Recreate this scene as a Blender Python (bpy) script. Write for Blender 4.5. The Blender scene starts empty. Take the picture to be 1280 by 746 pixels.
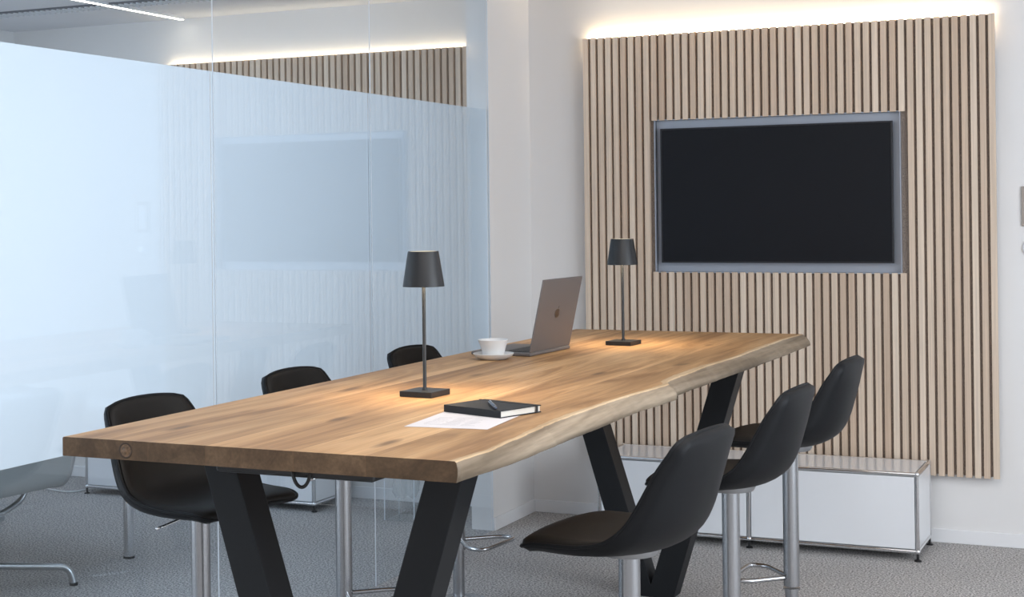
import bpy, bmesh, math, random
from mathutils import Vector, Matrix

S = bpy.context.scene
COL = S.collection
random.seed(4)

# ------------------------------------------------------------------ camera
F_PX, YAW, ROLL, SHIFT, CAM_Z = 1852.4, math.radians(-23.8706), math.radians(-0.7), 106.95, 1.5907
cd = bpy.data.cameras.new('camera'); cam = bpy.data.objects.new('camera', cd); COL.objects.link(cam)
cd.sensor_fit = 'HORIZONTAL'; cd.sensor_width = 36.0
cd.lens = F_PX / 1280 * 36.0
cd.shift_y = -SHIFT / 1280
cd.clip_start = 0.05
fw = Vector((math.sin(YAW), math.cos(YAW), 0)); rt = Vector((math.cos(YAW), -math.sin(YAW), 0)); up = Vector((0, 0, 1))
rt2 = rt * math.cos(ROLL) + up * math.sin(ROLL); up2 = up * math.cos(ROLL) - rt * math.sin(ROLL)
m = Matrix.Identity(4)
for i in range(3):
    m[i][0], m[i][1], m[i][2] = rt2[i], up2[i], -fw[i]
m[2][3] = CAM_Z
cam.matrix_world = m
S.camera = cam

# ------------------------------------------------------------------ look, world, lights
S.view_settings.view_transform = 'Standard'; S.view_settings.look = 'None'
S.view_settings.gamma = 1.0; S.view_settings.use_curve_mapping = False
S.view_settings.exposure = 0.0
S.cycles.use_denoising = True
S.cycles.max_bounces = 10; S.cycles.diffuse_bounces = 5; S.cycles.glossy_bounces = 5
S.cycles.transmission_bounces = 8; S.cycles.transparent_max_bounces = 24
S.cycles.caustics_reflective = False; S.cycles.caustics_refractive = False
S.cycles.sample_clamp_indirect = 6.0
w = bpy.data.worlds.new('world'); S.world = w; w.use_nodes = True
w.node_tree.nodes['Background'].inputs[0].default_value = (0.72, 0.84, 1.0, 1)
w.node_tree.nodes['Background'].inputs[1].default_value = 1.0

def area(name, loc, target, sx, sy, power, color):
    l = bpy.data.lights.new(name, 'AREA'); l.shape = 'RECTANGLE'; l.size = sx; l.size_y = sy
    l.energy = power; l.color = color
    o = bpy.data.objects.new(name, l); COL.objects.link(o); o.location = loc
    o.rotation_euler = (Vector(target) - Vector(loc)).to_track_quat('-Z', 'Y').to_euler()
    return o
# daylight entering by the windows (right wall and rear wall of this room, left wall of the room beyond the glass)
area('daylight_right', (2.57, 3.4, 1.65), (-3, 3.4, 1.65), 3.6, 1.9, 155, (0.84, 0.92, 1.0))
area('daylight_rear', (-0.3, -2.95, 1.7), (-0.3, 4, 1.7), 4.2, 1.9, 30, (1.0, 0.97, 0.94))
area('daylight_beyond', (-6.6, 1.4, 1.6), (-3, 1.4, 1.6), 3.0, 2.2, 140, (0.94, 0.97, 1.0))
area('ceiling_lamp_beyond_light', (-4.9, 4.6, 2.74), (-4.9, 4.6, 0), 2.2, 3.4, 32, (0.56, 0.76, 1.0))
# unseen overhead fill panel, added to brighten this room
area('ceiling_fill_light', (-0.6, 3.0, 2.74), (-0.6, 3.0, 0), 2.6, 3.6, 62, (1.0, 0.95, 0.89))

# ------------------------------------------------------------------ material helpers
def mat(name):
    M = bpy.data.materials.new(name); M.use_nodes = True
    nt = M.node_tree; nt.nodes.clear()
    out = nt.nodes.new('ShaderNodeOutputMaterial')
    return M, nt, out
def N(nt, t, **kw):
    n = nt.nodes.new('ShaderNode' + t)
    for k, v in kw.items():
        if k in ('inp',):
            for a, b in v.items(): n.inputs[a].default_value = b
        else: setattr(n, k, v)
    return n
def L(nt, a, b): nt.links.new(a, b)
def principled(name, col, rough=0.5, metal=0.0, spec=0.5, coat=0.0, bump=None, var=None):
    """plain surface; bump = (scale, strength, distance); var = (scale, amount) colour mottling"""
    M, nt, out = mat(name)
    p = N(nt, 'BsdfPrincipled')
    p.inputs['Base Color'].default_value = (*col, 1); p.inputs['Roughness'].default_value = rough
    p.inputs['Metallic'].default_value = metal; p.inputs['Specular IOR Level'].default_value = spec
    p.inputs['Coat Weight'].default_value = coat
    L(nt, p.outputs[0], out.inputs[0])
    if bump or var:
        tc = N(nt, 'TexCoord')
    if bump:
        no = N(nt, 'TexNoise', inp={'Scale': bump[0], 'Detail': 3.0}); L(nt, tc.outputs['Object'], no.inputs['Vector'])
        b = N(nt, 'Bump', inp={'Strength': bump[1], 'Distance': bump[2]}); L(nt, no.outputs['Fac'], b.inputs['Height'])
        L(nt, b.outputs[0], p.inputs['Normal'])
    if var:
        n2 = N(nt, 'TexNoise', inp={'Scale': var[0], 'Detail': 4.0}); L(nt, tc.outputs['Object'], n2.inputs['Vector'])
        r = N(nt, 'ValToRGB'); a = var[1]
        r.color_ramp.elements[0].position = 0.35; r.color_ramp.elements[1].position = 0.65
        r.color_ramp.elements[0].color = (*[c * (1 - a) for c in col], 1); r.color_ramp.elements[1].color = (*[min(1, c * (1 + a)) for c in col], 1)
        L(nt, n2.outputs['Fac'], r.inputs[0]); L(nt, r.outputs[0], p.inputs['Base Color'])
    return M
def emission(name, col, s):
    M, nt, out = mat(name); e = N(nt, 'Emission'); e.inputs[0].default_value = (*col, 1); e.inputs[1].default_value = s
    L(nt, e.outputs[0], out.inputs[0]); return M

def glass_mat(name, tint, base=0.04):
    M, nt, out = mat(name)
    lw = N(nt, 'LayerWeight', inp={'Blend': 0.5})
    pw = N(nt, 'Math', operation='POWER'); L(nt, lw.outputs['Facing'], pw.inputs[0]); pw.inputs[1].default_value = 5.0
    ma = N(nt, 'Math', operation='MULTIPLY_ADD'); L(nt, pw.outputs[0], ma.inputs[0]); ma.inputs[1].default_value = 1 - base; ma.inputs[2].default_value = base
    t = N(nt, 'BsdfTransparent'); t.inputs[0].default_value = (*tint, 1)
    g = N(nt, 'BsdfGlossy'); g.inputs['Roughness'].default_value = 0.0
    mx = N(nt, 'MixShader'); L(nt, ma.outputs[0], mx.inputs[0]); L(nt, t.outputs[0], mx.inputs[1]); L(nt, g.outputs[0], mx.inputs[2])
    L(nt, mx.outputs[0], out.inputs[0]); return M
def film_mat():
    M, nt, out = mat('frosted_film')
    d = N(nt, 'BsdfDiffuse'); d.inputs[0].default_value = (0.74, 0.81, 0.845, 1)
    t = N(nt, 'BsdfTranslucent'); t.inputs[0].default_value = (0.85, 0.885, 0.92, 1)
    c = N(nt, 'BsdfTransparent'); c.inputs[0].default_value = (0.85, 0.92, 0.96, 1)
    m1 = N(nt, 'MixShader'); m1.inputs[0].default_value = 0.72; L(nt, d.outputs[0], m1.inputs[1]); L(nt, t.outputs[0], m1.inputs[2])
    m2 = N(nt, 'MixShader'); m2.inputs[0].default_value = 0.17; L(nt, m1.outputs[0], m2.inputs[1]); L(nt, c.outputs[0], m2.inputs[2])
    L(nt, m2.outputs[0], out.inputs[0]); return M

def carpet_mat():
    M, nt, out = mat('carpet')
    p = N(nt, 'BsdfPrincipled', inp={'Roughness': 0.95, 'Specular IOR Level': 0.1})
    tc = N(nt, 'TexCoord')
    n1 = N(nt, 'TexNoise', inp={'Scale': 115.0, 'Detail': 3.0, 'Roughness': 0.7}); L(nt, tc.outputs['Object'], n1.inputs['Vector'])
    n2 = N(nt, 'TexNoise', inp={'Scale': 2.2, 'Detail': 2.0}); L(nt, tc.outputs['Object'], n2.inputs['Vector'])
    r = N(nt, 'ValToRGB'); e = r.color_ramp.elements
    e[0].position, e[0].color = 0.38, (0.14, 0.133, 0.132, 1); e[1].position, e[1].color = 0.63, (0.70, 0.675, 0.655, 1)
    L(nt, n1.outputs['Fac'], r.inputs[0])
    mr = N(nt, 'MapRange', inp={'To Min': 0.9, 'To Max': 1.1}); L(nt, n2.outputs['Fac'], mr.inputs['Value'])
    mx = N(nt, 'Mix', data_type='RGBA', blend_type='MULTIPLY'); mx.inputs[0].default_value = 1
    L(nt, r.outputs[0], mx.inputs[6]); L(nt, mr.outputs[0], mx.inputs[7]); L(nt, mx.outputs[2], p.inputs['Base Color'])
    b = N(nt, 'Bump', inp={'Strength': 0.25, 'Distance': 0.003}); L(nt, n1.outputs['Fac'], b.inputs['Height']); L(nt, b.outputs[0], p.inputs['Normal'])
    L(nt, p.outputs[0], out.inputs[0]); return M

def slat_mat():
    M, nt, out = mat('light_oak_slats')
    p = N(nt, 'BsdfPrincipled', inp={'Roughness': 0.55, 'Specular IOR Level': 0.3})
    tc = N(nt, 'TexCoord'); mp = N(nt, 'Mapping'); mp.inputs['Scale'].default_value = (160, 160, 2.2); L(nt, tc.outputs['Object'], mp.inputs[0])
    n = N(nt, 'TexNoise', inp={'Scale': 1.0, 'Detail': 3.0}); L(nt, mp.outputs[0], n.inputs['Vector'])
    g = N(nt, 'NewGeometry')
    r = N(nt, 'ValToRGB'); e = r.color_ramp.elements
    e[0].position, e[0].color = 0.0, (0.56, 0.42, 0.315, 1); e[1].position, e[1].color = 1.0, (0.74, 0.61, 0.49, 1)
    k = e.new(0.5); k.color = (0.66, 0.525, 0.41, 1)
    L(nt, g.outputs['Random Per Island'], r.inputs[0])
    mr = N(nt, 'MapRange', inp={'From Min': 0.3, 'From Max': 0.7, 'To Min': 0.86, 'To Max': 1.08}); L(nt, n.outputs['Fac'], mr.inputs['Value'])
    mx = N(nt, 'Mix', data_type='RGBA', blend_type='MULTIPLY'); mx.inputs[0].default_value = 1
    L(nt, r.outputs[0], mx.inputs[6]); L(nt, mr.outputs[0], mx.inputs[7]); L(nt, mx.outputs[2], p.inputs['Base Color'])
    L(nt, p.outputs[0], out.inputs[0]); return M

def oak_mat(name, dark, mid, light, mul=1.0, boards=True, knots=True):
    """oak with grain running along Y, joints between the boards at fixed X"""
    M, nt, out = mat(name)
    p = N(nt, 'BsdfPrincipled', inp={'Roughness': 0.5, 'Specular IOR Level': 0.3})
    tc = N(nt, 'TexCoord'); sp = N(nt, 'SeparateXYZ'); L(nt, tc.outputs['Object'], sp.inputs[0])
    joints = (-0.285, -0.118, 0.125, 0.315)
    acc = None
    for j in joints:
        gt = N(nt, 'Math', operation='GREATER_THAN'); L(nt, sp.outputs['X'], gt.inputs[0]); gt.inputs[1].default_value = j
        if acc is None: acc = gt.outputs[0]
        else:
            ad = N(nt, 'Math', operation='ADD'); L(nt, acc, ad.inputs[0]); L(nt, gt.outputs[0], ad.inputs[1]); acc = ad.outputs[0]
    off = N(nt, 'Math', operation='MULTIPLY'); L(nt, acc, off.inputs[0]); off.inputs[1].default_value = 3.17
    cb = N(nt, 'CombineXYZ'); L(nt, sp.outputs['X'], cb.inputs[0]); L(nt, sp.outputs['Y'], cb.inputs[1]); 
    za = N(nt, 'Math', operation='ADD'); L(nt, sp.outputs['Z'], za.inputs[0]); L(nt, off.outputs[0], za.inputs[1]); L(nt, za.outputs[0], cb.inputs[2])
    mp = N(nt, 'Mapping'); mp.inputs['Scale'].default_value = (9, 0.8, 9); L(nt, cb.outputs[0], mp.inputs[0])
    n1 = N(nt, 'TexNoise', inp={'Scale': 1.0, 'Detail': 5.0, 'Roughness': 0.6, 'Distortion': 1.1}); L(nt, mp.outputs[0], n1.inputs['Vector'])
    mp2 = N(nt, 'Mapping'); mp2.inputs['Scale'].default_value = (130, 3.0, 130); L(nt, cb.outputs[0], mp2.inputs[0])
    n2 = N(nt, 'TexNoise', inp={'Scale': 1.0, 'Detail': 3.0}); L(nt, mp2.outputs[0], n2.inputs['Vector'])
    r = N(nt, 'ValToRGB'); e = r.color_ramp.elements
    e[0].position, e[0].color = 0.36, (*dark, 1); e[1].position, e[1].color = 0.66, (*light, 1); k = e.new(0.5); k.color = (*mid, 1)
    L(nt, n1.outputs['Fac'], r.inputs[0])
    mr = N(nt, 'MapRange', inp={'From Min': 0.3, 'From Max': 0.7, 'To Min': 0.86 * mul, 'To Max': 1.11 * mul}); L(nt, n2.outputs['Fac'], mr.inputs['Value'])
    mx = N(nt, 'Mix', data_type='RGBA', blend_type='MULTIPLY'); mx.inputs[0].default_value = 1
    L(nt, r.outputs[0], mx.inputs[6]); L(nt, mr.outputs[0], mx.inputs[7])
    cur = mx.outputs[2]
    if boards:
        wn = N(nt, 'TexWhiteNoise', noise_dimensions='1D'); L(nt, acc, wn.inputs['W'])
        m3 = N(nt, 'MapRange', inp={'To Min': 0.88, 'To Max': 1.08}); L(nt, wn.outputs['Value'], m3.inputs['Value'])
        mb = N(nt, 'Mix', data_type='RGBA', blend_type='MULTIPLY'); mb.inputs[0].default_value = 1
        L(nt, cur, mb.inputs[6]); L(nt, m3.outputs[0], mb.inputs[7]); cur = mb.outputs[2]
        for j in joints:
            d = N(nt, 'Math', operation='SUBTRACT'); L(nt, sp.outputs['X'], d.inputs[0]); d.inputs[1].default_value = j
            ab = N(nt, 'Math', operation='ABSOLUTE'); L(nt, d.outputs[0], ab.inputs[0])
            lt = N(nt, 'Math', operation='LESS_THAN'); L(nt, ab.outputs[0], lt.inputs[0]); lt.inputs[1].default_value = 0.0012
            fa = N(nt, 'Math', operation='MULTIPLY'); L(nt, lt.outputs[0], fa.inputs[0]); fa.inputs[1].default_value = 0.45
            mj = N(nt, 'Mix', data_type='RGBA'); L(nt, fa.outputs[0], mj.inputs[0]); L(nt, cur, mj.inputs[6]); mj.inputs[7].default_value = (0.16, 0.09, 0.045, 1); cur = mj.outputs[2]
    if knots:
        mp3 = N(nt, 'Mapping'); mp3.inputs['Scale'].default_value = (8.5, 2.4, 8.5); L(nt, cb.outputs[0], mp3.inputs[0])
        n4 = N(nt, 'TexNoise', inp={'Scale': 2.0, 'Detail': 2.0}); L(nt, mp3.outputs[0], n4.inputs['Vector'])
        va = N(nt, 'Mix', data_type='RGBA'); va.inputs[0].default_value = 0.22; L(nt, mp3.outputs[0], va.inputs[6]); L(nt, n4.outputs['Color'], va.inputs[7])
        vo = N(nt, 'TexVoronoi', inp={'Scale': 1.0}); L(nt, va.outputs[2], vo.inputs['Vector'])
        kr = N(nt, 'ValToRGB'); q = kr.color_ramp.elements
        q[0].position, q[0].color = 0.05, (0.75, 0.75, 0.75, 1); q[1].position, q[1].color = 0.155, (0, 0, 0, 1)
        L(nt, vo.outputs['Distance'], kr.inputs[0])
        mk = N(nt, 'Mix', data_type='RGBA'); L(nt, kr.outputs[0], mk.inputs[0]); L(nt, cur, mk.inputs[6]); mk.inputs[7].default_value = (0.12, 0.065, 0.032, 1); cur = mk.outputs[2]
    L(nt, cur, p.inputs['Base Color'])
    b = N(nt, 'Bump', inp={'Strength': 0.12, 'Distance': 0.002}); L(nt, n2.outputs['Fac'], b.inputs['Height']); L(nt, b.outputs[0], p.inputs['Normal'])
    L(nt, p.outputs[0], out.inputs[0]); return M

WALL = principled('white_paint', (0.77, 0.755, 0.745), 0.9, spec=0.2, bump=(220, 0.08, 0.002))
SKIRT = principled('skirting_white', (0.80, 0.80, 0.81), 0.5)
CEIL = principled('ceiling_white', (0.74, 0.74, 0.76), 0.9, spec=0.2)
CARPET = carpet_mat()
GLASS = glass_mat('clear_glass', (0.925, 0.96, 0.985))
FILM = film_mat()
def edge_mat():
    M, nt, out = mat('glass_edge')
    d = N(nt, 'BsdfDiffuse'); d.inputs[0].default_value = (0.9, 0.93, 0.96, 1); t = N(nt, 'BsdfTranslucent'); t.inputs[0].default_value = (0.92, 0.95, 0.98, 1)
    m1 = N(nt, 'MixShader'); m1.inputs[0].default_value = 0.6; L(nt, d.outputs[0], m1.inputs[1]); L(nt, t.outputs[0], m1.inputs[2]); L(nt, m1.outputs[0], out.inputs[0]); return M
EDGE = edge_mat()
SLAT = slat_mat()
FELT = principled('dark_felt', (0.27, 0.225, 0.195), 1.0, spec=0.1, var=(260, 0.55))
OAK_TOP = oak_mat('oak_top', (0.29, 0.155, 0.068), (0.47, 0.272, 0.126), (0.59, 0.365, 0.185))
OAK_END = oak_mat('oak_end_grain_shaded', (0.088, 0.053, 0.029), (0.13, 0.08, 0.044), (0.18, 0.113, 0.064), knots=False)  # end-grain brown, deepened further with the shade on the table end
OAK_SAP = oak_mat('oak_sapwood', (0.38, 0.255, 0.145), (0.50, 0.36, 0.22), (0.62, 0.47, 0.31), boards=False, knots=False)
OAK_EDGE = oak_mat('oak_live_edge', (0.15, 0.112, 0.075), (0.24, 0.186, 0.132), (0.34, 0.272, 0.198), boards=False, knots=False)
STEEL = principled('black_steel', (0.008, 0.009, 0.011), 0.5, spec=0.28, bump=(300, 0.05, 0.001))
LEATHER = principled('black_leather', (0.0075, 0.008, 0.0095), 0.5, spec=0.17, bump=(260, 0.18, 0.0015))
LEATHER2 = principled('black_leather_pad', (0.013, 0.0115, 0.0105), 0.52, spec=0.19, bump=(260, 0.2, 0.0015))
CHROME = principled('chrome', (0.80, 0.81, 0.83), 0.12, 1.0)
SATIN = principled('satin_steel', (0.43, 0.44, 0.46), 0.27, 1.0)
FOOTM = principled('brushed_footrest', (0.48, 0.485, 0.50), 0.25, 1.0)
ALU = principled('polished_aluminium', (0.55, 0.56, 0.57), 0.28, 1.0)
PLATE = principled('swivel_plate', (0.30, 0.305, 0.315), 0.4, 0.8)
LACQUER = principled('white_lacquer', (0.80, 0.81, 0.835), 0.22, coat=0.3)
BLACKP = principled('black_plastic', (0.012, 0.012, 0.013), 0.5)
BEZEL = principled('tv_bezel', (0.02, 0.021, 0.025), 0.35, spec=0.3)
SCREEN = principled('tv_screen', (0.0105, 0.0115, 0.0145), 0.35, spec=0.12)
NICHE = principled('niche_grey', (0.38, 0.41, 0.47), 0.4, 0.3)
LAMPBLK = principled('lamp_black', (0.014, 0.015, 0.017), 0.42, spec=0.42)
SPACEGREY = principled('space_grey', (0.155, 0.142, 0.14), 0.5, 0.35)
KEYS = principled('keys_black', (0.015, 0.015, 0.016), 0.5)
EMB = principled('emblem_dark', (0.045, 0.038, 0.034), 0.3, 0.3)
CERAMIC = principled('white_ceramic', (0.66, 0.66, 0.655), 0.3, coat=0.3)
COFFEE = principled('coffee', (0.05, 0.025, 0.012), 0.15)
PAPER = principled('paper', (0.66, 0.63, 0.64), 0.9, spec=0.2)
INK = principled('ink_lines', (0.56, 0.54, 0.55), 0.9)
COVER = principled('notebook_cover', (0.017, 0.019, 0.023), 0.55, spec=0.25, bump=(500, 0.1, 0.0008))
PAGES = principled('pages', (0.62, 0.60, 0.55), 0.85)
PENM = principled('pen_metal', (0.10, 0.12, 0.17), 0.25, 0.8)
MESHG = principled('grey_net_weave', (0.42, 0.44, 0.44), 0.75, bump=(500, 0.3, 0.001))
CABLE = principled('white_cable', (0.7, 0.7, 0.7), 0.5)
ACRYL = glass_mat('acrylic', (0.985, 0.99, 0.99), 0.04)
def bag_mat():
    M, nt, out = mat('clear_bag')
    p = N(nt, 'BsdfPrincipled', inp={'Roughness': 0.2}); p.inputs['Base Color'].default_value = (0.8, 0.82, 0.82, 1)
    t = N(nt, 'BsdfTransparent'); m1 = N(nt, 'MixShader'); m1.inputs[0].default_value = 0.42; L(nt, t.outputs[0], m1.inputs[1]); L(nt, p.outputs[0], m1.inputs[2]); L(nt, m1.outputs[0], out.inputs[0]); return M
BAG = bag_mat()
LED_COVE = emission('warm_led_strip', (1.0, 0.76, 0.46), 60.0)
LED_LINE = emission('linear_led', (1.0, 0.90, 0.74), 12.0)
LED_COVE2 = emission('warm_led_strip_beyond', (1.0, 0.80, 0.55), 18.0)
LED_LAMP = emission('lamp_led', (1.0, 0.78, 0.5), 150.0)
LED_TOP = emission('lamp_top_glow', (1.0, 0.88, 0.66), 1.3)
TABLEWHITE = principled('white_laminate', (0.8, 0.8, 0.8), 0.4)
VENTD = principled('vent_dark', (0.10, 0.11, 0.13), 0.6)
VENTL = principled('vent_light', (0.75, 0.78, 0.82), 0.4)
BRUSH = principled('brushed_frame', (0.33, 0.29, 0.26), 0.4, 0.6)

# ------------------------------------------------------------------ mesh helpers
def tag(o, label=None, cat=None, group=None, kind=None):
    if label: o['label'] = label
    if cat: o['category'] = cat
    if group: o['group'] = group
    if kind: o['kind'] = kind
    return o
def thing(name, label, cat, loc=(0, 0, 0), rz=0.0, group=None):
    o = bpy.data.objects.new(name, None); COL.objects.link(o); o.empty_display_size = 0.1
    o.location = loc; o.rotation_euler = (0, 0, rz); return tag(o, label, cat, group)
def obj(name, bm, ms, parent=None, smooth=False, bevel=0.0, seg=2, label=None):
    bmesh.ops.recalc_face_normals(bm, faces=bm.faces[:])
    me = bpy.data.meshes.new(name); bm.to_mesh(me); bm.free()
    o = bpy.data.objects.new(name, me); COL.objects.link(o)
    for x in (ms if isinstance(ms, (list, tuple)) else [ms]): me.materials.append(x)
    if smooth:
        for f in me.polygons: f.use_smooth = True
        if smooth == 'auto':
            me.set_sharp_from_angle(angle=math.radians(40))
    if bevel:
        b = o.modifiers.new('bevel', 'BEVEL'); b.width = bevel; b.segments = seg; b.limit_method = 'ANGLE'; b.angle_limit = math.radians(40)
    if parent: o.parent = parent
    if label: o['label'] = label
    return o
def struct(name, bm, m, **k):
    o = obj(name, bm, m, **k); o['kind'] = 'structure'; return o
def box(bm, x0, x1, y0, y1, z0, z1, mi=0):
    v = [bm.verts.new((x, y, z)) for x in (x0, x1) for y in (y0, y1) for z in (z0, z1)]
    for f in ((0, 1, 3, 2), (4, 6, 7, 5), (0, 4, 5, 1), (2, 3, 7, 6), (0, 2, 6, 4), (1, 5, 7, 3)):
        bm.faces.new([v[i] for i in f]).material_index = mi
    return bm
def nb(): return bmesh.new()
def bx(*a): return box(nb(), *a)
def lathe(bm, prof, n=40, c=(0, 0, 0), mi=0, close=True):
    """profile of (r, z) revolved about z at c"""
    rings = []
    for r, z in prof:
        if r < 1e-6: rings.append([bm.verts.new((c[0], c[1], c[2] + z))])
        else: rings.append([bm.verts.new((c[0] + r * math.cos(2 * math.pi * i / n), c[1] + r * math.sin(2 * math.pi * i / n), c[2] + z)) for i in range(n)])
    for a, b in zip(rings, rings[1:]):
        for i in range(n):
            j = (i + 1) % n
            if len(a) == 1 and len(b) == 1: continue
            f = [a[0], b[j], b[i]] if len(a) == 1 else [a[i], a[j], b[0]] if len(b) == 1 else [a[i], a[j], b[j], b[i]]
            bm.faces.new(f).material_index = mi
    return bm
def tube(bm, pts, r, n=12, closed=False, mi=0):
    P = [Vector(p) for p in pts]; k = len(P); rings = []; prev = None
    for i in range(k):
        if closed: t = P[(i + 1) % k] - P[i - 1]
        else: t = P[min(i + 1, k - 1)] - P[max(i - 1, 0)]
        t.normalize()
        if prev is None:
            u = t.cross(Vector((0, 0, 1)))
            if u.length < 1e-3: u = t.cross(Vector((1, 0, 0)))
        else: u = prev - t * prev.dot(t)
        u.normalize(); prev = u; v = t.cross(u)
        rr = r[i] if isinstance(r, (list, tuple)) else r
        rings.append([bm.verts.new(P[i] + u * rr * math.cos(2 * math.pi * a / n) + v * rr * math.sin(2 * math.pi * a / n)) for a in range(n)])
    for i in range(k if closed else k - 1):
        A, B = rings[i], rings[(i + 1) % k]
        for a in range(n): bm.faces.new([A[a], A[(a + 1) % n], B[(a + 1) % n], B[a]]).material_index = mi
    if not closed:
        bm.faces.new(rings[0][::-1]).material_index = mi; bm.faces.new(rings[-1]).material_index = mi
    return bm
def rounded(pts, r, seg=6, closed=False):
    """polyline with its corners rounded"""
    P = [Vector(p) for p in pts]; out = []; k = len(P)
    for i in range(k):
        if not closed and i in (0, k - 1): out.append(P[i]); continue
        a, b, c = P[i - 1], P[i], P[(i + 1) % k]
        d1, d2 = (a - b), (c - b); q = min(r, d1.length * .49, d2.length * .49)
        s, e = b + d1.normalized() * q, b + d2.normalized() * q
        for j in range(seg + 1):
            t = j / seg; out.append(s * (1 - t) ** 2 + b * 2 * t * (1 - t) + e * t * t)
    return out
def prism(bm, poly, axis, a, b, mi=0):
    """polygon extruded along axis (0,1,2) from a to b; poly gives the two other coordinates in order"""
    def mk(p, h):
        q = [p[0], p[1]]; q.insert(axis, h); return bm.verts.new(q)
    A = [mk(p, a) for p in poly]; B = [mk(p, b) for p in poly]
    bm.faces.new(A).material_index = mi; bm.faces.new(B[::-1]).material_index = mi
    for i in range(len(poly)):
        j = (i + 1) % len(poly); bm.faces.new([A[i], B[i], B[j], A[j]]).material_index = mi
    return bm
def copy_tree(o, parent=None):
    c = o.copy(); COL.objects.link(c); c.parent = parent
    for ch in [x for x in bpy.data.objects if x.parent == o]: copy_tree(ch, c)
    return c

# ------------------------------------------------------------------ room
YW, XG, ZC, XL, XR, Y0 = 7.268, -3.107, 2.767, -6.63, 2.6, -3.0
struct('floor', bx(XL, XR, Y0, YW, -0.1, 0.0), CARPET)
struct('ceiling', bx(XL, XR, Y0, YW, ZC, ZC + 0.1), CEIL)
struct('wall_back', bx(XL - 0.1, XR + 0.1, YW, YW + 0.12, -0.1, ZC + 0.1), WALL)
# left wall of this room: short return beside the glass, and a solid stretch nearer than the picture
b = nb(); box(b, XG - 0.12, XG, 6.745, YW, 0, ZC); struct('wall_left', b, WALL)
struct('wall_left_near', bx(XG - 0.12, XG, Y0, 2.11, 0, ZC), WALL)
def wall_with_opening(name, axis, pos, th, a0, a1, o0, o1, z0, z1):
    b = nb()
    for (p, q, s, t) in ((a0, o0, 0, ZC), (o1, a1, 0, ZC), (o0, o1, 0, z0), (o0, o1, z1, ZC)):
        if axis == 0: box(b, pos, pos + th, p, q, s, t)
        else: box(b, p, q, pos, pos + th, s, t)
    return struct(name, b, WALL)
wall_with_opening('wall_right', 0, XR, 0.12, Y0, YW, 1.6, 5.2, 0.7, 2.6)
wall_with_opening('wall_rear', 1, Y0 - 0.12, 0.12, XL, XR, -2.4, 1.8, 0.75, 2.65)
wall_with_opening('wall_far_left', 0, XL - 0.12, 0.12, Y0, YW, -0.1, 3.3, 0.5, 2.7)
for i, (ax, pos, o0, o1, z0, z1) in enumerate(((0, XR + 0.06, 1.6, 5.2, 0.7, 2.6), (1, Y0 - 0.06, -2.4, 1.8, 0.75, 2.65), (0, XL - 0.06, -0.1, 3.3, 0.5, 2.7))):
    b = nb(); t = 0.03
    for (p, q, s, u) in ((o0, o1, z0, z0 + .05), (o0, o1, z1 - .05, z1), (o0, o0 + .05, z0, z1), (o1 - .05, o1, z0, z1), ((o0 + o1) / 2 - .025, (o0 + o1) / 2 + .025, z0, z1)):
        if ax == 0: box(b, pos - t, pos + t, p, q, s, u)
        else: box(b, p, q, pos - t, pos + t, s, u)
    struct('window_%d' % (i + 1), b, SKIRT)
def skirt(name, x0, x1, y0, y1): return struct(name, bx(x0, x1, y0, y1, 0, 0.0655), SKIRT, bevel=0.003)
skirt('baseboard_back', XG, XR, YW - 0.012, YW)
skirt('baseboard_left', XG, XG + 0.012, 6.745, YW - 0.012)
skirt('baseboard_far', XL, XG - 0.12, YW - 0.012, YW)

# glass partition: one pane after another, each with its frosted band
panes = ((5.5428, 6.742, 'farthest clear glass pane with frosted band, next to the white wall return'),
         (4.4028, 5.541, 'middle glass pane with frosted band behind the second and third stools'),
         (3.2598, 4.401, 'nearest glass pane with frosted band at the left edge of the picture'),
         (2.116, 3.258, 'glass pane with frosted band beyond the left edge of the picture'))
for y0, y1, lab in panes:
    t = thing('glass_panel', lab, 'glass partition', (XG, (y0 + y1) / 2, 0), group='glass partition panes')
    h = (y1 - y0) / 2
    pb_ = bx(-0.010, 0, -h, h, 0.004, ZC - 0.002)
    bmesh.ops.delete(pb_, geom=[f for f in pb_.faces if abs(f.calc_center_median().y) > h - .001], context='FACES_ONLY')
    obj('pane', pb_, GLASS, t)
    b = nb(); v = [b.verts.new(p) for p in ((-0.0135, -h, 0.859), (-0.0135, h, 0.859), (-0.0135, h, 2.11), (-0.0135, -h, 2.11))]; b.faces.new(v)
    obj('frosted_film', b, FILM, t, label='frosted white band across the pane')
    obj('edge_seal', bx(-0.0035, 0.0006, h, h + 0.0018, 0.004, ZC - 0.002), EDGE, t)

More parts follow.
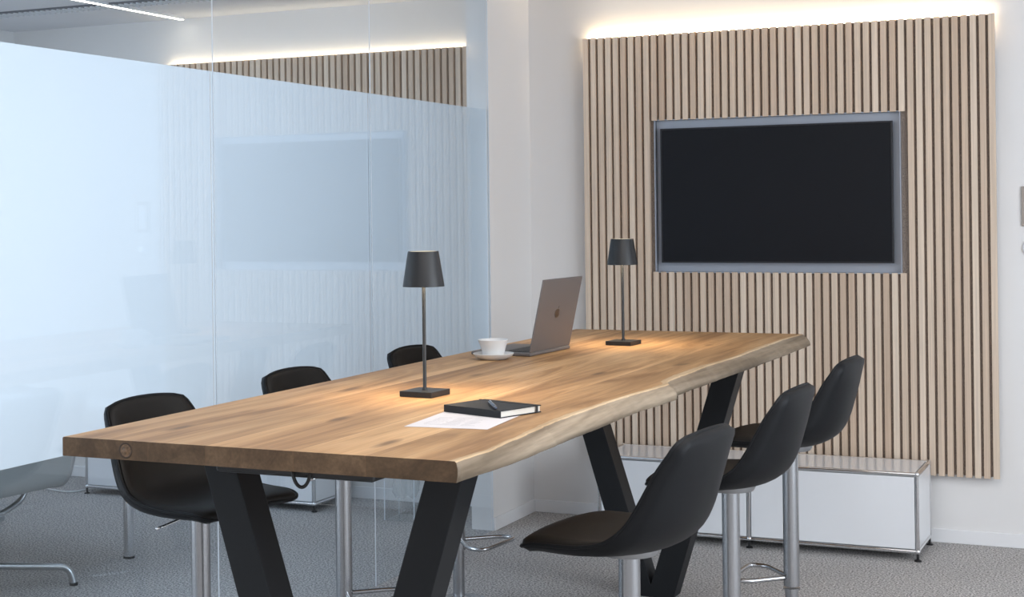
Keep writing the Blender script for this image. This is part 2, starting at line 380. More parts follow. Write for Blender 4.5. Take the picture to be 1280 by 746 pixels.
# ------------------------------------------------------------------ slat wall with cove light, screen and sideboard
PX0, PX1, PZ0, PZ1, PY = -2.776, -0.728, 0.325, 2.492, 7.208
NX0, NX1, NZ0, NZ1 = -2.389, -1.166, 1.281, 2.052
def slat_panel(lab):
    t = thing('slat_panel', lab, 'wall panel', (PX1, YW, PZ0), group='slatted oak wall panels')
    ox, oy, oz = PX1, YW, PZ0
    b = nb(); e = 0.006
    yb0, yb1 = PY + 0.022 - oy, PY + 0.031 - oy
    for (x0, x1, z0, z1) in ((PX0 + e, NX0, PZ0 + e, PZ1 - .002), (NX1, PX1 - e, PZ0 + e, PZ1 - .002), (NX0, NX1, PZ0 + e, NZ0), (NX0, NX1, NZ1, PZ1 - .002)):
        box(b, x0 - ox, x1 - ox, yb0, yb1, z0 - oz, z1 - oz)
    obj('felt_backing', b, FELT, t)
    n = 50; wd = 0.0275; pitch = (PX1 - PX0 - wd) / (n - 1); b = nb()
    for i in range(n):
        x0 = PX0 + i * pitch; x1 = x0 + wd
        segs = [(PZ0, PZ1)] if (x1 < NX0 or x0 > NX1) else [(PZ0, NZ0), (NZ1, PZ1)]
        for z0, z1 in segs: box(b, x0 - ox, x1 - ox, PY - oy, PY + 0.022 - oy, z0 - oz, z1 - oz)
    obj('slats', b, SLAT, t)
    for x in (PX0 + .08, PX1 - .08): obj('batten', bx(x - .025 - ox, x + .025 - ox, PY + .031 - oy, -0.0005, 0.02, PZ1 - PZ0 - .09), BLACKP, t)
    b = nb(); y = PY + .012 - oy
    for (x0, x1, z0, z1) in ((NX0 - .004, NX0, NZ0 - .004, NZ1 + .004), (NX1, NX1 + .004, NZ0 - .004, NZ1 + .004), (NX0, NX1, NZ0 - .004, NZ0), (NX0, NX1, NZ1, NZ1 + .004)):
        box(b, x0 - ox, x1 - ox, PY + .002 - oy, PY + .047 - oy, z0 - oz, z1 - oz)
    box(b, NX0 - ox, NX1 - ox, PY + .043 - oy, PY + .047 - oy, NZ0 - oz, NZ1 - oz)
    obj('niche_lining', b, NICHE, t, label='grey metal lining of the screen niche')
    obj('light_strip', bx(PX0 + .02 - ox, PX1 - .03 - ox, PY + .034 - oy, PY + .046 - oy, PZ1 - .014 - oz, PZ1 - .006 - oz), LED_COVE, t, label='glowing warm light strip along the top edge')
    return t
p1 = slat_panel('light oak slatted wall panel with black screen, above the white sideboard at right')
def television(lab):
    x0, x1, z0, z1 = -2.358, -1.1975, 1.328, 2.009
    t = thing('television', lab, 'television', ((x0 + x1) / 2, PY, z0), group='wall screens')
    hw, h = (x1 - x0) / 2, z1 - z0
    obj('housing', bx(-hw + .02, hw - .02, .004, .040, .02, h - .02), BLACKP, t)
    b = nb(); q = .008; y0, y1 = -.006, .012
    box(b, -hw, hw, y0, y1, 0, q); box(b, -hw, hw, y0, y1, h - q, h); box(b, -hw, -hw + q, y0, y1, q, h - q); box(b, hw - q, hw, y0, y1, q, h - q)
    obj('bezel', b, BEZEL, t, bevel=0.001)
    obj('screen', bx(-hw + q, hw - q, -.003, .010, q, h - q), SCREEN, t)
    return t
tv1 = television('large black flat screen set into the slatted oak wall')

def ball(bm, c, r, n=14):
    prof = [(max(0, r * math.sin(math.pi * i / 8)), -r * math.cos(math.pi * i / 8)) for i in range(9)]
    prof[0] = (0, -r); prof[-1] = (0, r)
    return lathe(bm, prof, n, c)
def sideboard(lab):
    x0, x1, y0, y1, z0, z1 = -2.580, -1.036, 6.818, 7.196, 0.034, 0.400
    t = thing('sideboard', lab, 'cabinet', ((x0 + x1) / 2, (y0 + y1) / 2, 0), group='white sideboards')
    cx, cy = (x0 + x1) / 2, (y0 + y1) / 2
    x0, x1, y0, y1 = x0 - cx, x1 - cx, y0 - cy, y1 - cy; xm = -1.8197 - cx; r = .0095
    b = nb()
    for y in (y0 + r, y1 - r):
        for z in (z0 + r, z1 - r): tube(b, ((x0 + r, y, z), (x1 - r, y, z)), r)
    for x in (x0 + r, xm, x1 - r):
        for z in (z0 + r, z1 - r): tube(b, ((x, y0 + r, z), (x, y1 - r, z)), r)
        for y in (y0 + r, y1 - r): tube(b, ((x, y, z0 + r), (x, y, z1 - r)), r)
    fr = obj('tube_frame', b, CHROME, t, smooth='auto')
    for x in (x0 + r, xm, x1 - r):
        for y in (y0 + r, y1 - r):
            for z in (z0 + r, z1 - r):
                if z > .2 or y < 0: obj('ball_joint', ball(nb(), (x, y, z), .0128), CHROME, fr, smooth=True)
            f = nb(); lathe(f, [(0, .001), (.016, .001), (.016, .006), (.006, .010), (.006, z0), (0, z0)], 16, (x, y, 0)); obj('foot', f, BLACKP, t, smooth='auto')
    g = .011
    for a, c in ((x0 + r, xm), (xm, x1 - r)):
        obj('front_panel', bx(a + g, c - g, y0 + .004, y0 + .016, z0 + r + g, z1 - r - g), LACQUER, t, bevel=.0015)
        obj('top_panel', bx(a + g, c - g, y0 + r + g, y1 - r - g, z1 - r - .003, z1 - r + .007), LACQUER, t, bevel=.0015)
        obj('bottom_panel', bx(a + g, c - g, y0 + r + g, y1 - r - g, z0 + r - .005, z0 + r + .005), LACQUER, t)
        obj('back_panel', bx(a + g, c - g, y1 - r - .004, y1 - r + .004, z0 + r + g, z1 - r - g), LACQUER, t)
    for x in (x0 + r, x1 - r): obj('side_panel', bx(x - .006, x + .006, y0 + r + g, y1 - r - g, z0 + r + g, z1 - r - g), LACQUER, t, bevel=.0015)
    return t
sb1 = sideboard('long white metal sideboard with chrome tube frame below the slatted wall at right')
# the room beyond the glass has the same set
DX = -2.675
p2 = copy_tree(p1); p2.location.x += DX
for c_ in bpy.data.objects:
    if c_.parent == p2 and c_.name.startswith('light_strip'):
        c_.data = c_.data.copy(); c_.data.materials[0] = LED_COVE2
p2['label'] = 'slatted oak wall panel seen behind the glass, its top edge lit'
tv2 = copy_tree(tv1); tv2.location.x += DX; tv2['label'] = 'wall screen behind the frosted glass, a dim bluish rectangle'
sb2 = copy_tree(sb1); sb2.location.x += -3.156; sb2['label'] = 'white sideboard with chrome frame in the room behind the glass'

# ------------------------------------------------------------------ big oak table
TCX, TYC, TZ, TTH = -1.967, 4.645, 1.05, 0.047
tb = thing('bar_table', 'long high oak table with wavy natural edge and black V-shaped legs', 'table', (TCX, TYC, 0))
TPROF = [(2.905, -1.426), (3.072, -1.420), (3.23, -1.437), (3.461, -1.452), (3.708, -1.461), (3.959, -1.457), (4.201, -1.450), (4.38, -1.435), (4.445, -1.434), (4.485, -1.455), (4.60, -1.464), (4.75, -1.466), (4.971, -1.471), (5.337, -1.462), (5.856, -1.466), (6.18, -1.468), (6.33, -1.462), (6.386, -1.452)]
BPROF = [(2.905, -1.426), (3.075, -1.416), (3.176, -1.410), (3.309, -1.414), (3.615, -1.417), (3.862, -1.420), (4.136, -1.424), (4.28, -1.414), (4.40, -1.407), (4.445, -1.408), (4.485, -1.430), (4.60, -1.434), (4.711, -1.433), (5.007, -1.427), (5.52, -1.420), (5.921, -1.415), (6.2, -1.417), (6.386, -1.421)]
def lerp(P, y):
    for (a, b_), (c, d) in zip(P, P[1:]):
        if a <= y <= c + 1e-9: return b_ + (d - b_) * (y - a) / (c - a)
    return P[-1][1]
b = nb(); ring = []; NS = 160
for i in range(NS + 1):
    y = 2.905 + (6.386 - 2.905) * i / NS
    jit = 0.0 if i in (0, NS) else random.uniform(-.0022, .0022) + .003 * math.sin(y * 9.1) * math.sin(y * 3.3)
    xt, xb = lerp(TPROF, y) + jit, lerp(BPROF, y) + jit * .7
    xl = -2.511 + (0 if i in (0, NS) else .0012 * math.sin(y * 2.1))
    xm1, xm2 = xt * .55 + xb * .45 + .003, xt * .2 + xb * .8 + .003
    pts = [(xl, TZ - TTH), (xl, TZ - .003), (xl + .003, TZ), (xt - .018 - .010 * math.sin(y * 4.3) * math.sin(y * 1.7), TZ), (xt - .004, TZ), (xt, TZ - .003), (xm1, TZ - .016), (xm2, TZ - .031), (xb, TZ - TTH)]
    ring.append([b.verts.new((x - TCX, y - TYC, z)) for x, z in pts])
for A, B in zip(ring, ring[1:]):
    for k in range(9):
        f = b.faces.new([A[k], A[(k + 1) % 9], B[(k + 1) % 9], B[k]])
        f.material_index = 3 if k in (3, 4) else 2 if k in (5, 6, 7) else 0; f.smooth = k in (5, 6, 7)
for R in (ring[0], ring[-1]): b.faces.new(R).material_index = 1
obj('tabletop', b, [OAK_TOP, OAK_END, OAK_EDGE, OAK_SAP], tb, label='oak top of joined boards with pale live edge')
# knot in the near end
k = nb(); lathe(k, [(0, .0006), (.006, .0006), (.0062, .0002), (.0155, .0002)], 28); lathe(k, [(.0155, .0002), (.017, .0009), (.0195, .0009), (.020, 0)], 28, mi=1)
bmesh.ops.rotate(k, verts=k.verts[:], matrix=Matrix.Rotation(math.radians(90), 3, 'X'))
bmesh.ops.translate(k, verts=k.verts[:], vec=(-2.318 - TCX, 2.905 - TYC, 1.026))
for v in k.verts: v.co.x = (-2.318 - TCX) + (v.co.x - (-2.318 - TCX)) * 1.0
obj('knot', k, [principled('knot_core', (0.15, 0.088, 0.047), 0.6, var=(160, 0.4)), principled('knot_ring', (0.045, 0.024, 0.012), 0.6)], tb, smooth=True)
ztop = TZ - TTH
def vleg(y, name='leg'):
    b = nb(); s = 0.305
    o = lambda z: .095 + s * z
    inn = lambda z: o(z) - .100
    zj = (.100 - .095) / s + .035
    poly = [(-o(0), 0), (o(0), 0), (o(ztop - .008), ztop - .008), (inn(ztop - .008), ztop - .008), (0, zj), (-inn(ztop - .008), ztop - .008), (-o(ztop - .008), ztop - .008)]
    prism(b, poly, 1, y, y + .10)
    lg = obj(name, b, STEEL, tb, bevel=.003)
    for sx in (-1, 1):
        c = sx * (o(ztop) - .05)
        pl = obj('mounting_plate', bx(c - .07, c + .07, y - .02, y + .12, ztop - .008, ztop), STEEL, lg)
    return lg
vleg(3.26 - TYC); vleg(5.812 - TYC)
TRX = -1.745
tr = obj('cable_tray', bx(-2.20 - TCX, TRX - TCX, 3.105 - TYC, 3.27 - TYC, ztop - .055, ztop), BLACKP, tb, bevel=.008)
b = nb(); tube(b, [(-1.966 - TCX + .046 * t, 3.096 - TYC + .008 * t, ztop - .03 - .046 * math.sqrt(max(0, 1 - (2 * t - 1) ** 2))) for t in [i / 16 for i in range(17)]], .0045)
obj('cable_loop', b, BLACKP, tb, smooth=True)

# ------------------------------------------------------------------ bar stools
def seat_surface(nu=36, nv=22):
    """grid of points: u from front lip to top of back, v across"""
    prof = [(.224, .744), (.205, .752), (.16, .756), (.08, .750), (.0, .745), (-.07, .748), (-.12, .760), (-.158, .786), (-.183, .830), (-.200, .885), (-.216, .945), (-.225, 1.0), (-.231, 1.040)]
    side = [(.216, .732), (.198, .742), (.16, .750), (.09, .752), (.03, .757), (-.025, .768), (-.065, .788), (-.097, .818), (-.122, .858), (-.146, .905), (-.172, .955), (-.198, .995), (-.220, 1.032)]
    P = [Vector((x, 0, z)) for x, z in prof]; Q = [Vector((x, 0, z)) for x, z in side]
    def cr(P, t):
        i = min(int(t), len(P) - 2); f = t - i
        a, b_, c, d = P[max(i - 1, 0)], P[i], P[i + 1], P[min(i + 2, len(P) - 1)]
        return .5 * ((2 * b_) + (c - a) * f + (2 * a - 5 * b_ + 4 * c - d) * f * f + (3 * b_ - a - 3 * c + d) * f ** 3)
    grid = []
    for i in range(nu + 1):
        s = i / nu; s = s * .9 + .1 * (.5 - .5 * math.cos(math.pi * s))
        c = cr(P, s * (len(P) - 1)); c2 = cr(Q, s * (len(Q) - 1))
        # half width
        wd = .205 + .022 * math.sin(min(1, s / .5) * math.pi * .5)
        if s > .5: wd = .227 - .062 * ((s - .5) / .5) ** 1.1
        e0, e1 = s / .12, (1 - s) / .075
        if e0 < 1: wd -= .045 * (1 - math.sqrt(max(0, 1 - (1 - e0) ** 2)))
        if e1 < 1: wd -= .040 * (1 - math.sqrt(max(0, 1 - (1 - e1) ** 2)))
        row = []
        for j in range(nv + 1):
            v = -1 + 2 * j / nv
            q = abs(v) ** 2.3
            p = c * (1 - q) + c2 * q; p.y = v * wd
            row.append(p)
        grid.append(row)
    return grid
def shell(grid, t0, t1, inset=0.0):
    nu, nv = len(grid) - 1, len(grid[0]) - 1
    b = nb(); A, B = [], []
    for i in range(nu + 1):
        ra, rb = [], []
        for j in range(nv + 1):
            du = grid[min(i + 1, nu)][j] - grid[max(i - 1, 0)][j]; dv = grid[i][min(j + 1, nv)] - grid[i][max(j - 1, 0)]
            n = dv.cross(du).normalized()
            uu, vv = abs(2 * i / nu - 1), abs(2 * j / nv - 1)
            k = math.sqrt(max(0.0, 1 - max(uu, vv) ** 14))
            c = grid[i][j].copy()
            if inset:
                c.y *= 1 - inset
            ra.append(b.verts.new(c + n * t0 * (.25 + .75 * k))); rb.append(b.verts.new(c + n * t1 * (.25 + .75 * k)))
        A.append(ra); B.append(rb)
    for i in range(nu):
        for j in range(nv):
            b.faces.new([A[i][j], A[i + 1][j], A[i + 1][j + 1], A[i][j + 1]]); b.faces.new([B[i][j], B[i][j + 1], B[i + 1][j + 1], B[i + 1][j]])
    rim = [(i, 0) for i in range(nu)] + [(nu, j) for j in range(nv)] + [(i, nv) for i in range(nu, 0, -1)] + [(0, j) for j in range(nv, 0, -1)]
    for (i, j), (k, l) in zip(rim, rim[1:] + rim[:1]): b.faces.new([A[i][j], B[i][j], B[k][l], A[k][l]])
    return b, rim
def make_stool():
    t = thing('bar_stool', 'x', 'stool')
    g = seat_surface()
    b, rim = shell(g, -.026, 0.0); obj('seat_shell', b, LEATHER, t, smooth=True)
    b, _ = shell(g, 0.001, .013, .035); obj('seat_pad', b, LEATHER2, t, smooth=True)
    b = nb(); tube(b, [g[i][j] for i, j in rim], .0052, 8, closed=True); obj('piping', b, LEATHER, t, smooth=True)
    b = nb(); lathe(b, [(0, .726), (.080, .726), (.080, .712), (.074, .701), (.05, .696), (0, .696)], 40); sp = obj('swivel_plate', b, PLATE, t, smooth='auto')
    b = nb(); tube(b, [(.02, -.055, .708), (.01, -.085, .703), (-.008, -.15, .688), (-.013, -.172, .684)], .0045, 10); obj('height_lever', b, CHROME, sp, smooth=True)
    b = nb(); lathe(b, [(0, .70), (.0285, .70), (.0285, .225), (.0, .225)], 36); obj('column', b, SATIN, t, smooth='auto')
    b = nb(); lathe(b, [(0, .2255), (.0305, .2255), (.0305, .220), (.024, .219), (.024, .012), (0, .012)], 36); obj('lower_column', b, SATIN, t, smooth='auto')
    b = nb(); lathe(b, [(0, 0.0005), (.122, .0005), (.125, .004), (.123, .009), (.06, .013), (.035, .022), (.025, .03), (0, .03)], 56); obj('base_plate', b, SATIN, t, smooth='auto')
    pts = rounded([(.022, -.016, .262), (.13, -.128, .262), (.198, -.126, .262), (.198, .126, .262), (.13, .128, .262), (.022, .016, .262)], .048, 6)
    b = nb(); tube(b, pts, .0085, 12); obj('footrest', b, FOOTM, t, smooth='auto')
    return t
st = make_stool()
stools = [(-1.294, 3.652, 173, 'black leather bar stool on the near right, seen from behind, closest to the camera'),
          (-1.285, 4.600, 177, 'middle black bar stool of the row on the right of the table'),
          (-1.258, 5.300, 177, 'farthest right black bar stool, in front of the white sideboard'),
          (-2.666, 3.685, -7, 'black bar stool at the near left corner of the table, knot end'),
          (-2.665, 4.525, -6, 'middle black bar stool on the glass side of the table'),
          (-2.665, 5.440, -6, 'farthest black bar stool on the glass side, behind the nearer lamp')]
for i, (x, y, a, lab) in enumerate(stools):
    o = st if i == 0 else copy_tree(st)
    o.location = (x, y, 0); o.rotation_euler = (0, 0, math.radians(a)); tag(o, lab, 'stool', 'black bar stools around the table')
    if i == 2:                                    # this one is wound up a little higher
        for c_ in [q for q in bpy.data.objects if q.parent == o]:
            n_ = c_.name.split('.')[0]
            if n_ in ('seat_shell', 'seat_pad', 'piping', 'swivel_plate'): c_.location.z += 0.024
            elif n_ == 'column': c_.scale.z = 1.035

# ------------------------------------------------------------------ things on the table
def table_lamp():
    t = thing('table_lamp', 'x', 'lamp')
    obj('base', bx(-.055, .055, -.055, .055, 0.0005, .017), LAMPBLK, t, bevel=.0015)
    b = nb(); lathe(b, [(0, .016), (.009, .016), (.008, .022), (.0055, .026), (.0055, .35), (0, .35)], 20); obj('stem', b, LAMPBLK, t, smooth='auto')
    b = nb(); lathe(b, [(.0625, .325), (.0462, .428), (.0455, .430), (.0440, .428), (.0608, .3255), (.0625, .325)], 48); obj('shade', b, LAMPBLK, t, smooth='auto')
    b = nb(); lathe(b, [(0, .372), (.047, .372), (.047, .366), (0, .366)], 32); obj('led_disc', b, LED_LAMP, t)
    b = nb(); lathe(b, [(0, .4295), (.041, .4295), (.044, .428), (.0435, .422), (0, .422)], 32); obj('top_diffuser', b, LED_TOP, t, label='glowing pale top disc')
    return t
l1 = table_lamp(); l1.location = (-2.030, 3.93, TZ); l1.rotation_euler = (0, 0, math.radians(-4)); tag(l1, 'black cordless lamp nearer the camera, beside the notebook and paper', 'lamp', 'black table lamps')
l2 = copy_tree(l1); l2.location = (-2.030, 5.69, TZ); tag(l2, 'black cordless lamp at the far end, in front of the slatted wall', 'lamp', 'black table lamps')

# laptop: the hinge runs along y, the screen side faces the glass
lt = thing('laptop', 'open grey laptop, its lid back turned to the camera', 'laptop', (-2.181, 5.285, TZ), math.radians(-3))
W2, D = .178, .255
obj('base', bx(-D, 0, -W2, W2, .001, .0135), SPACEGREY, lt, bevel=.004)
kb = obj('keyboard_bed', bx(-D * .52, -.03, -W2 + .03, W2 - .03, .0133, .0142), KEYS, lt)
b = nb()
for r_ in range(5):
    for c in range(13):
        x = -.036 - r_ * .0185; y = -W2 + .034 + c * .0224; box(b, x - .0155, x, y, y + .0192, .0140, .0152)
obj('keys', b, KEYS, kb)
obj('trackpad', bx(-D + .012, -D * .56, -.06, .06, .0133, .0139), principled('trackpad_grey', (0.17, 0.16, 0.16), 0.5, 0.6), lt)
lid = bx(-.0055, 0, -W2, W2, .0, .281); 
tilt = Matrix.Rotation(math.radians(12.5), 4, 'Y')
ld = obj('lid', lid, SPACEGREY, lt, bevel=.004); ld.matrix_local = Matrix.Translation((-.003, 0, .0145)) @ tilt
obj('display', bx(-.0062, -.0050, -W2 + .006, W2 - .006, .008, .276), SCREEN, ld)
# emblem: a bitten fruit with a leaf, about 4 cm tall
b = nb(); out_ = []
H = .021
for i in range(56):
    a = 2 * math.pi * i / 56
    rr = H * (1 + .06 * math.cos(2 * a)) * (1 - .16 * math.exp(-((a - math.pi / 2) / .28) ** 2) - .08 * math.exp(-((a - 1.5 * math.pi) / .25) ** 2))
    out_.append((rr * math.cos(a) * .95, rr * math.sin(a)))
bc, br = (H * 1.12, .003), .0085
poly = []
for (y, z) in out_:
    d = math.hypot(y - bc[0], z - bc[1])
    if d < br: 
        k_ = 2 * bc[0] - y
        y = bc[0] - math.sqrt(max(0, br * br - (z - bc[1]) ** 2))
    poly.append((y, z))
prism(b, poly, 0, .0, .0005)
leaf = [(.004 + .0032 * math.cos(a) - .006 * 0, 0) for a in (0,)]
lf = []
for i in range(12):
    a = math.pi * i / 11; lf.append((.0085 * (i / 11) + .0, .0085 * (i / 11) + .0030 * math.sin(a)))
for i in range(11, 0, -1):
    a = math.pi * i / 11; lf.append((.0085 * (i / 11) + .0030 * math.sin(a) * .7, .0085 * (i / 11) - .0030 * math.sin(a)))
prism(b, [(p[0], p[1] + .021) for p in lf], 0, .0, .0005)
bmesh.ops.scale(b, vec=(1, .95, .95), verts=b.verts[:])
bmesh.ops.translate(b, verts=b.verts[:], vec=(.0, 0, .142))
obj('emblem', b, EMB, ld, label='dark emblem on the lid')

# cup and saucer
sc = obj('saucer', lathe(nb(), [(0, .0005), (.046, .0005), (.052, .004), (.069, .012), (.0762, .0225), (.0752, .0238), (.065, .0165), (.045, .0095), (0, .0085)], 56), CERAMIC, None, smooth='auto')
sc.location = (-2.288, 4.985, TZ); tag(sc, 'white saucer under the cup, beside the laptop', 'saucer')
cu = thing('cup', 'white ceramic cup standing on the saucer beside the laptop', 'cup', (-2.288, 4.985, TZ + .0088), math.radians(-50))
obj('bowl', lathe(nb(), [(0, .0006), (.036, .0006), (.038, .003), (.040, .012), (.0475, .040), (.0570, .064), (.0560, .0648), (.0548, .063), (.0450, .040), (.038, .012), (.033, .007), (0, .006)], 56), CERAMIC, cu, smooth='auto')
obj('coffee', lathe(nb(), [(0, .046), (.0465, .046), (.0460, .0445), (0, .0445)], 40), COFFEE, cu)
b = nb(); tube(b, rounded([(-.044, .012, .050), (-.078, .02, .050), (-.074, .019, .022), (-.040, .011, .018)], .016), .0042, 10); obj('handle', b, CERAMIC, cu, smooth=True)

# sheet of paper, notebook, pen
A = math.radians(5.5)
pp = thing('paper_sheet', 'white sheet of paper lying partly under the black notebook', 'paper', (-1.669, 3.348, TZ), A)
b = nb(); nx, ny = 10, 12
g = [[b.verts.new((-.116 + .224 * i / nx + .0 * j, .297 * j / ny, .0006 + .0004 * math.sin(i * .6) ** 2)) for i in range(nx + 1)] for j in range(ny + 1)]
h = [[b.verts.new((v.co.x, v.co.y, v.co.z - .0004)) for v in row] for row in g]
for j in range(ny):
    for i in range(nx):
        b.faces.new([g[j][i], g[j][i + 1], g[j + 1][i + 1], g[j + 1][i]]); b.faces.new([h[j][i], h[j + 1][i], h[j + 1][i + 1], h[j][i + 1]])
rim = [(0, i) for i in range(nx)] + [(j, nx) for j in range(ny)] + [(ny, i) for i in range(nx, 0, -1)] + [(j, 0) for j in range(ny, 0, -1)]
for (a, c), (d, e) in zip(rim, rim[1:] + rim[:1]): b.faces.new([g[a][c], h[a][c], h[d][e], g[d][e]])
obj('sheet', b, PAPER, pp, smooth='auto')
b = nb()
for k in range(9):
    y = .05 + k * .016
    for s in range(3):
        x = -.085 + s * .05 + random.uniform(-.004, .004); box(b, x, x + random.uniform(.025, .045), y, y + .0012, .0009, .00115)
obj('faint_print', b, INK, pp)
nbk = thing('notebook', 'closed black hardcover notebook with white pages and elastic strap', 'notebook', (-1.6835, 3.658, TZ + .0012), math.radians(-19.5))
wx, wy = .107, .079
c = obj('cover', bx(-wx, wx, -wy, wy, 0, .0022), COVER, nbk, bevel=.0008)
obj('front_cover', bx(-wx, wx, -wy, wy, .0172, .0194), COVER, nbk, bevel=.0008)
obj('spine', bx(-wx, wx, -wy - .0018, -wy + .0008, .0, .0194), COVER, nbk, bevel=.0008)
obj('page_block', bx(-wx + .003, wx - .003, -wy + .001, wy - .003, .0022, .0172), PAGES, nbk)
b = nb(); s0, s1 = wy - .022, wy - .014
box(b, -wx - .0008, wx + .0012, s0, s1, .0194, .0202); box(b, wx + .0, wx + .0012, s0, s1, 0.0, .0202); box(b, -wx - .0008, -wx, s0, s1, 0.0, .0202)
obj('elastic_strap', b, BLACKP, nbk)
pn = thing('pen', 'slim dark metal pen lying on the black notebook', 'pen', (-1.655, 3.60, TZ + .0214 + .0055), math.radians(-57))
b = nb(); lathe(b, [(0, -.06), (.0024, -.058), (.0044, -.048), (.0054, -.03), (.0054, .066), (.004, .071), (0, .071)], 18)
bmesh.ops.rotate(b, verts=b.verts[:], matrix=Matrix.Rotation(math.radians(-90), 3, 'Y'))
pb = obj('barrel', b, PENM, pn, smooth='auto')
obj('clip', bx(-.066, -.030, -.0012, .0012, .0054, .0067), CHROME, pn)

# ------------------------------------------------------------------ the room beyond the glass
ct = thing('conference_table', 'white meeting table with chrome tube legs behind the glass', 'table', (-5.26, 4.72, 0))
obj('tabletop', bx(-.86, .86, -.95, .95, .715, .735), TABLEWHITE, ct, bevel=.004)
for sx in (-1, 1):
    for sy in (-1, 1):
        b = nb(); lathe(b, [(0, .0), (.024, .0), (.024, .716), (0, .716)], 24, (sx * .80, sy * .885, 0)); lg = obj('leg', b, CHROME, ct, smooth='auto')
        b = nb(); lathe(b, [(0, .0005), (.026, .0005), (.026, .010), (0, .010)], 24, (sx * .80, sy * .885, 0)); obj('foot_cap', b, BLACKP, lg, smooth='auto')

ch = thing('swivel_chair', 'grey swivel chair with polished star base behind the glass at left', 'chair', (-4.605, 4.875, 0), math.radians(174))
# sling: profile front to back top, extruded across
prof = [(.26, .470), (.20, .462), (.05, .440), (-.12, .428), (-.19, .440), (-.225, .480), (-.25, .56), (-.30, .72), (-.34, .86)]
P = rounded([(x, 0, z) for x, z in prof], .06, 4)
b = nb(); top, bot = [], []
for i, p in enumerate(P):
    t = (P[min(i + 1, len(P) - 1)] - P[max(i - 1, 0)]).normalized(); n = Vector((t.z, 0, -t.x))
    top.append([b.verts.new(p + n * .006 + Vector((0, y, 0))) for y in (-.22, -.07, .07, .22)]); bot.append([b.verts.new(p - n * .006 + Vector((0, y, 0))) for y in (-.22, -.07, .07, .22)])
for i in range(len(P) - 1):
    for j in range(3):
        b.faces.new([top[i][j], top[i + 1][j], top[i + 1][j + 1], top[i][j + 1]]); b.faces.new([bot[i][j], bot[i][j + 1], bot[i + 1][j + 1], bot[i + 1][j]])
    for j in (0, 3): b.faces.new([top[i][j], bot[i][j], bot[i + 1][j], top[i + 1][j]])
for i in (0, -1):
    for j in range(3): b.faces.new([top[i][j], top[i][j + 1], bot[i][j + 1], bot[i][j]])
obj('sling', b, MESHG, ch, smooth='auto')
for s in (-1, 1):
    b = nb(); tube(b, [p + Vector((0, s * .228, 0)) for p in P], .012, 10); obj('side_rail', b, ALU, ch, smooth=True)
    b = nb(); tube(b, rounded([(.05, 0, .30), (.04, s * .10, .315), (.03, s * .20, .36), (.02, s * .226, .43)], .05), [.02] + [.014] * 14 + [.011] if False else .013, 10); obj('seat_bracket', b, ALU, ch, smooth=True)
    b = nb(); tube(b, rounded([(.14, s * .235, .45), (.15, s * .245, .66), (-.20, s * .245, .67), (-.26, s * .235, .60)], .06), .011, 10); obj('armrest', b, ALU, ch, smooth=True)
b = nb(); lathe(b, [(0, .085), (.034, .085), (.034, .15), (.024, .16), (.024, .30), (.055, .305), (.055, .325), (0, .325)], 28); obj('pedestal', b, ALU, ch, smooth='auto')
for kx in range(4):
    a = math.radians(45 + 90 * kx - 174 - 3)
    dv = Vector((math.cos(a), math.sin(a), 0))
    b = nb(); tube(b, rounded([dv * .02 + Vector((0, 0, .11)), dv * .315 + Vector((0, 0, .082)), dv * .335 + Vector((0, 0, .012))], .035), .015, 12); f_ = obj('base_leg', b, ALU, ch, smooth='auto')
    b = nb(); lathe(b, [(0, .0005), (.018, .0005), (.018, .010), (.012, .014), (0, .014)], 18, tuple(dv * .335)); obj('glide', b, BLACKP, f_, smooth='auto')

ab = thing('acrylic_bin', 'clear acrylic bin with a crumpled clear liner standing on the carpet behind the glass', 'bin', (-3.66, 6.86, 0), math.radians(2))
b = nb(); q = .004; hw, hd, hh = .085, .085, .40
box(b, -hw, hw, -hd, hd, .001, .001 + q)
for (x0, x1, y0, y1) in ((-hw, hw, -hd, -hd + q), (-hw, hw, hd - q, hd), (-hw, -hw + q, -hd + q, hd - q), (hw - q, hw, -hd + q, hd - q)): box(b, x0, x1, y0, y1, .005, hh)
obj('box', b, ACRYL, ab)
for sx in (-1, 1):
    for sy in (-1, 1):
        b = nb(); tube(b, ((sx * hw, sy * hd, .002), (sx * hw, sy * hd, hh)), .0035, 8); obj('polished_edge', b, EDGE, ab, smooth='auto')

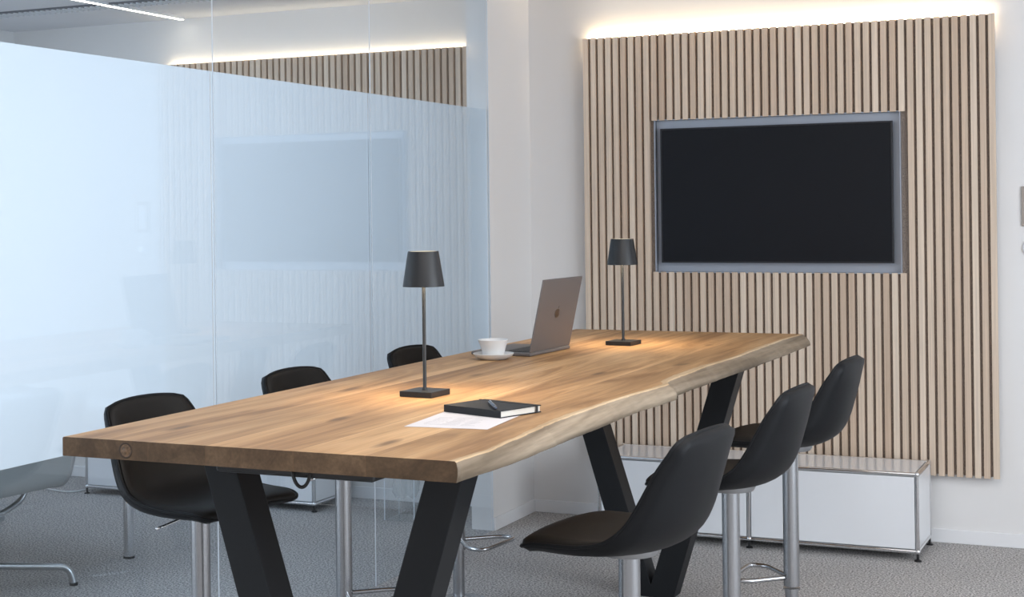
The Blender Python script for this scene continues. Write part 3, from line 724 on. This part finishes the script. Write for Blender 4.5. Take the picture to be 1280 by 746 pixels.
b = nb(); rows = []
for i in range(9):
    z = .115 + .27 * i / 8; row = []
    for j in range(40):
        a = 2 * math.pi * j / 40; rr = .058 + .012 * math.sin(a * 9 + i * .8) + .006 * random.random()
        if i == 0: rr *= .75
        row.append(b.verts.new((rr * math.cos(a), rr * math.sin(a), z + .012 * math.sin(a * 5))))
    rows.append(row)
for A_, B_ in zip(rows, rows[1:]):
    for j in range(40): b.faces.new([A_[j], A_[(j + 1) % 40], B_[(j + 1) % 40], B_[j]])
obj('liner', b, BAG, ab, smooth=True)

b = nb(); tube(b, rounded([(-6.5, 6.78, .006), (-6.3, 6.875, .006), (-6.12, 6.87, .006), (-5.937, 6.81, .006), (-5.82, 6.80, .006), (-5.775, 6.95, .006), (-5.765, 7.22, .006)], .15, 8), .005, 8)
tag(obj('floor_cable', b, CABLE, None, smooth=True), 'thin white cable lying on the carpet beside the sideboard behind the glass', 'cable')

ll = thing('linear_light', 'slim glowing linear ceiling light in the room behind the glass', 'ceiling light', (-5.30, 5.85, ZC))
obj('profile', bx(-.015, .015, -1.36, 1.36, -.014, 0), SKIRT, ll); obj('diffuser', bx(-.011, .011, -1.355, 1.355, -.017, -.0135), LED_LINE, ll)
vg = thing('ceiling_vent', 'long slotted air vent in the ceiling behind the glass', 'vent', (-5.2, 6.60, ZC))
obj('trough', bx(-1.42, 1.9, -.075, .075, -.008, 0), VENTD, vg)
b = nb()
for i in range(84):
    x = -1.40 + i * .039; box(b, x, x + .014, -.055, .055, -.014, -.008)
obj('louvres', b, VENTL, vg)

# switches at the right edge of the picture
sw = thing('wall_switch', 'brushed frame switch plate on the white wall at the right edge', 'switch', (-.575, YW, 1.50))
obj('plate', bx(-.047, .047, -.010, 0, 0, .185), BRUSH, sw, bevel=.002); obj('rocker', bx(-.030, .030, -.014, -.009, .02, .165), LACQUER, sw, bevel=.002)
sd = thing('dimmer_switch', 'small round dimmer on the white wall, below the switch plate', 'switch', (-.578, YW, 1.398))
b = nb(); lathe(b, [(0, 0), (.042, 0), (.042, .008), (.038, .011), (0, .011)], 32); bmesh.ops.rotate(b, verts=b.verts[:], matrix=Matrix.Rotation(math.radians(90), 3, 'X')); obj('ring', b, LACQUER, sd, smooth='auto')
b = nb(); lathe(b, [(0, .010), (.020, .010), (.018, .026), (0, .026)], 24); bmesh.ops.rotate(b, verts=b.verts[:], matrix=Matrix.Rotation(math.radians(90), 3, 'X')); obj('knob', b, SATIN, sd, smooth='auto')
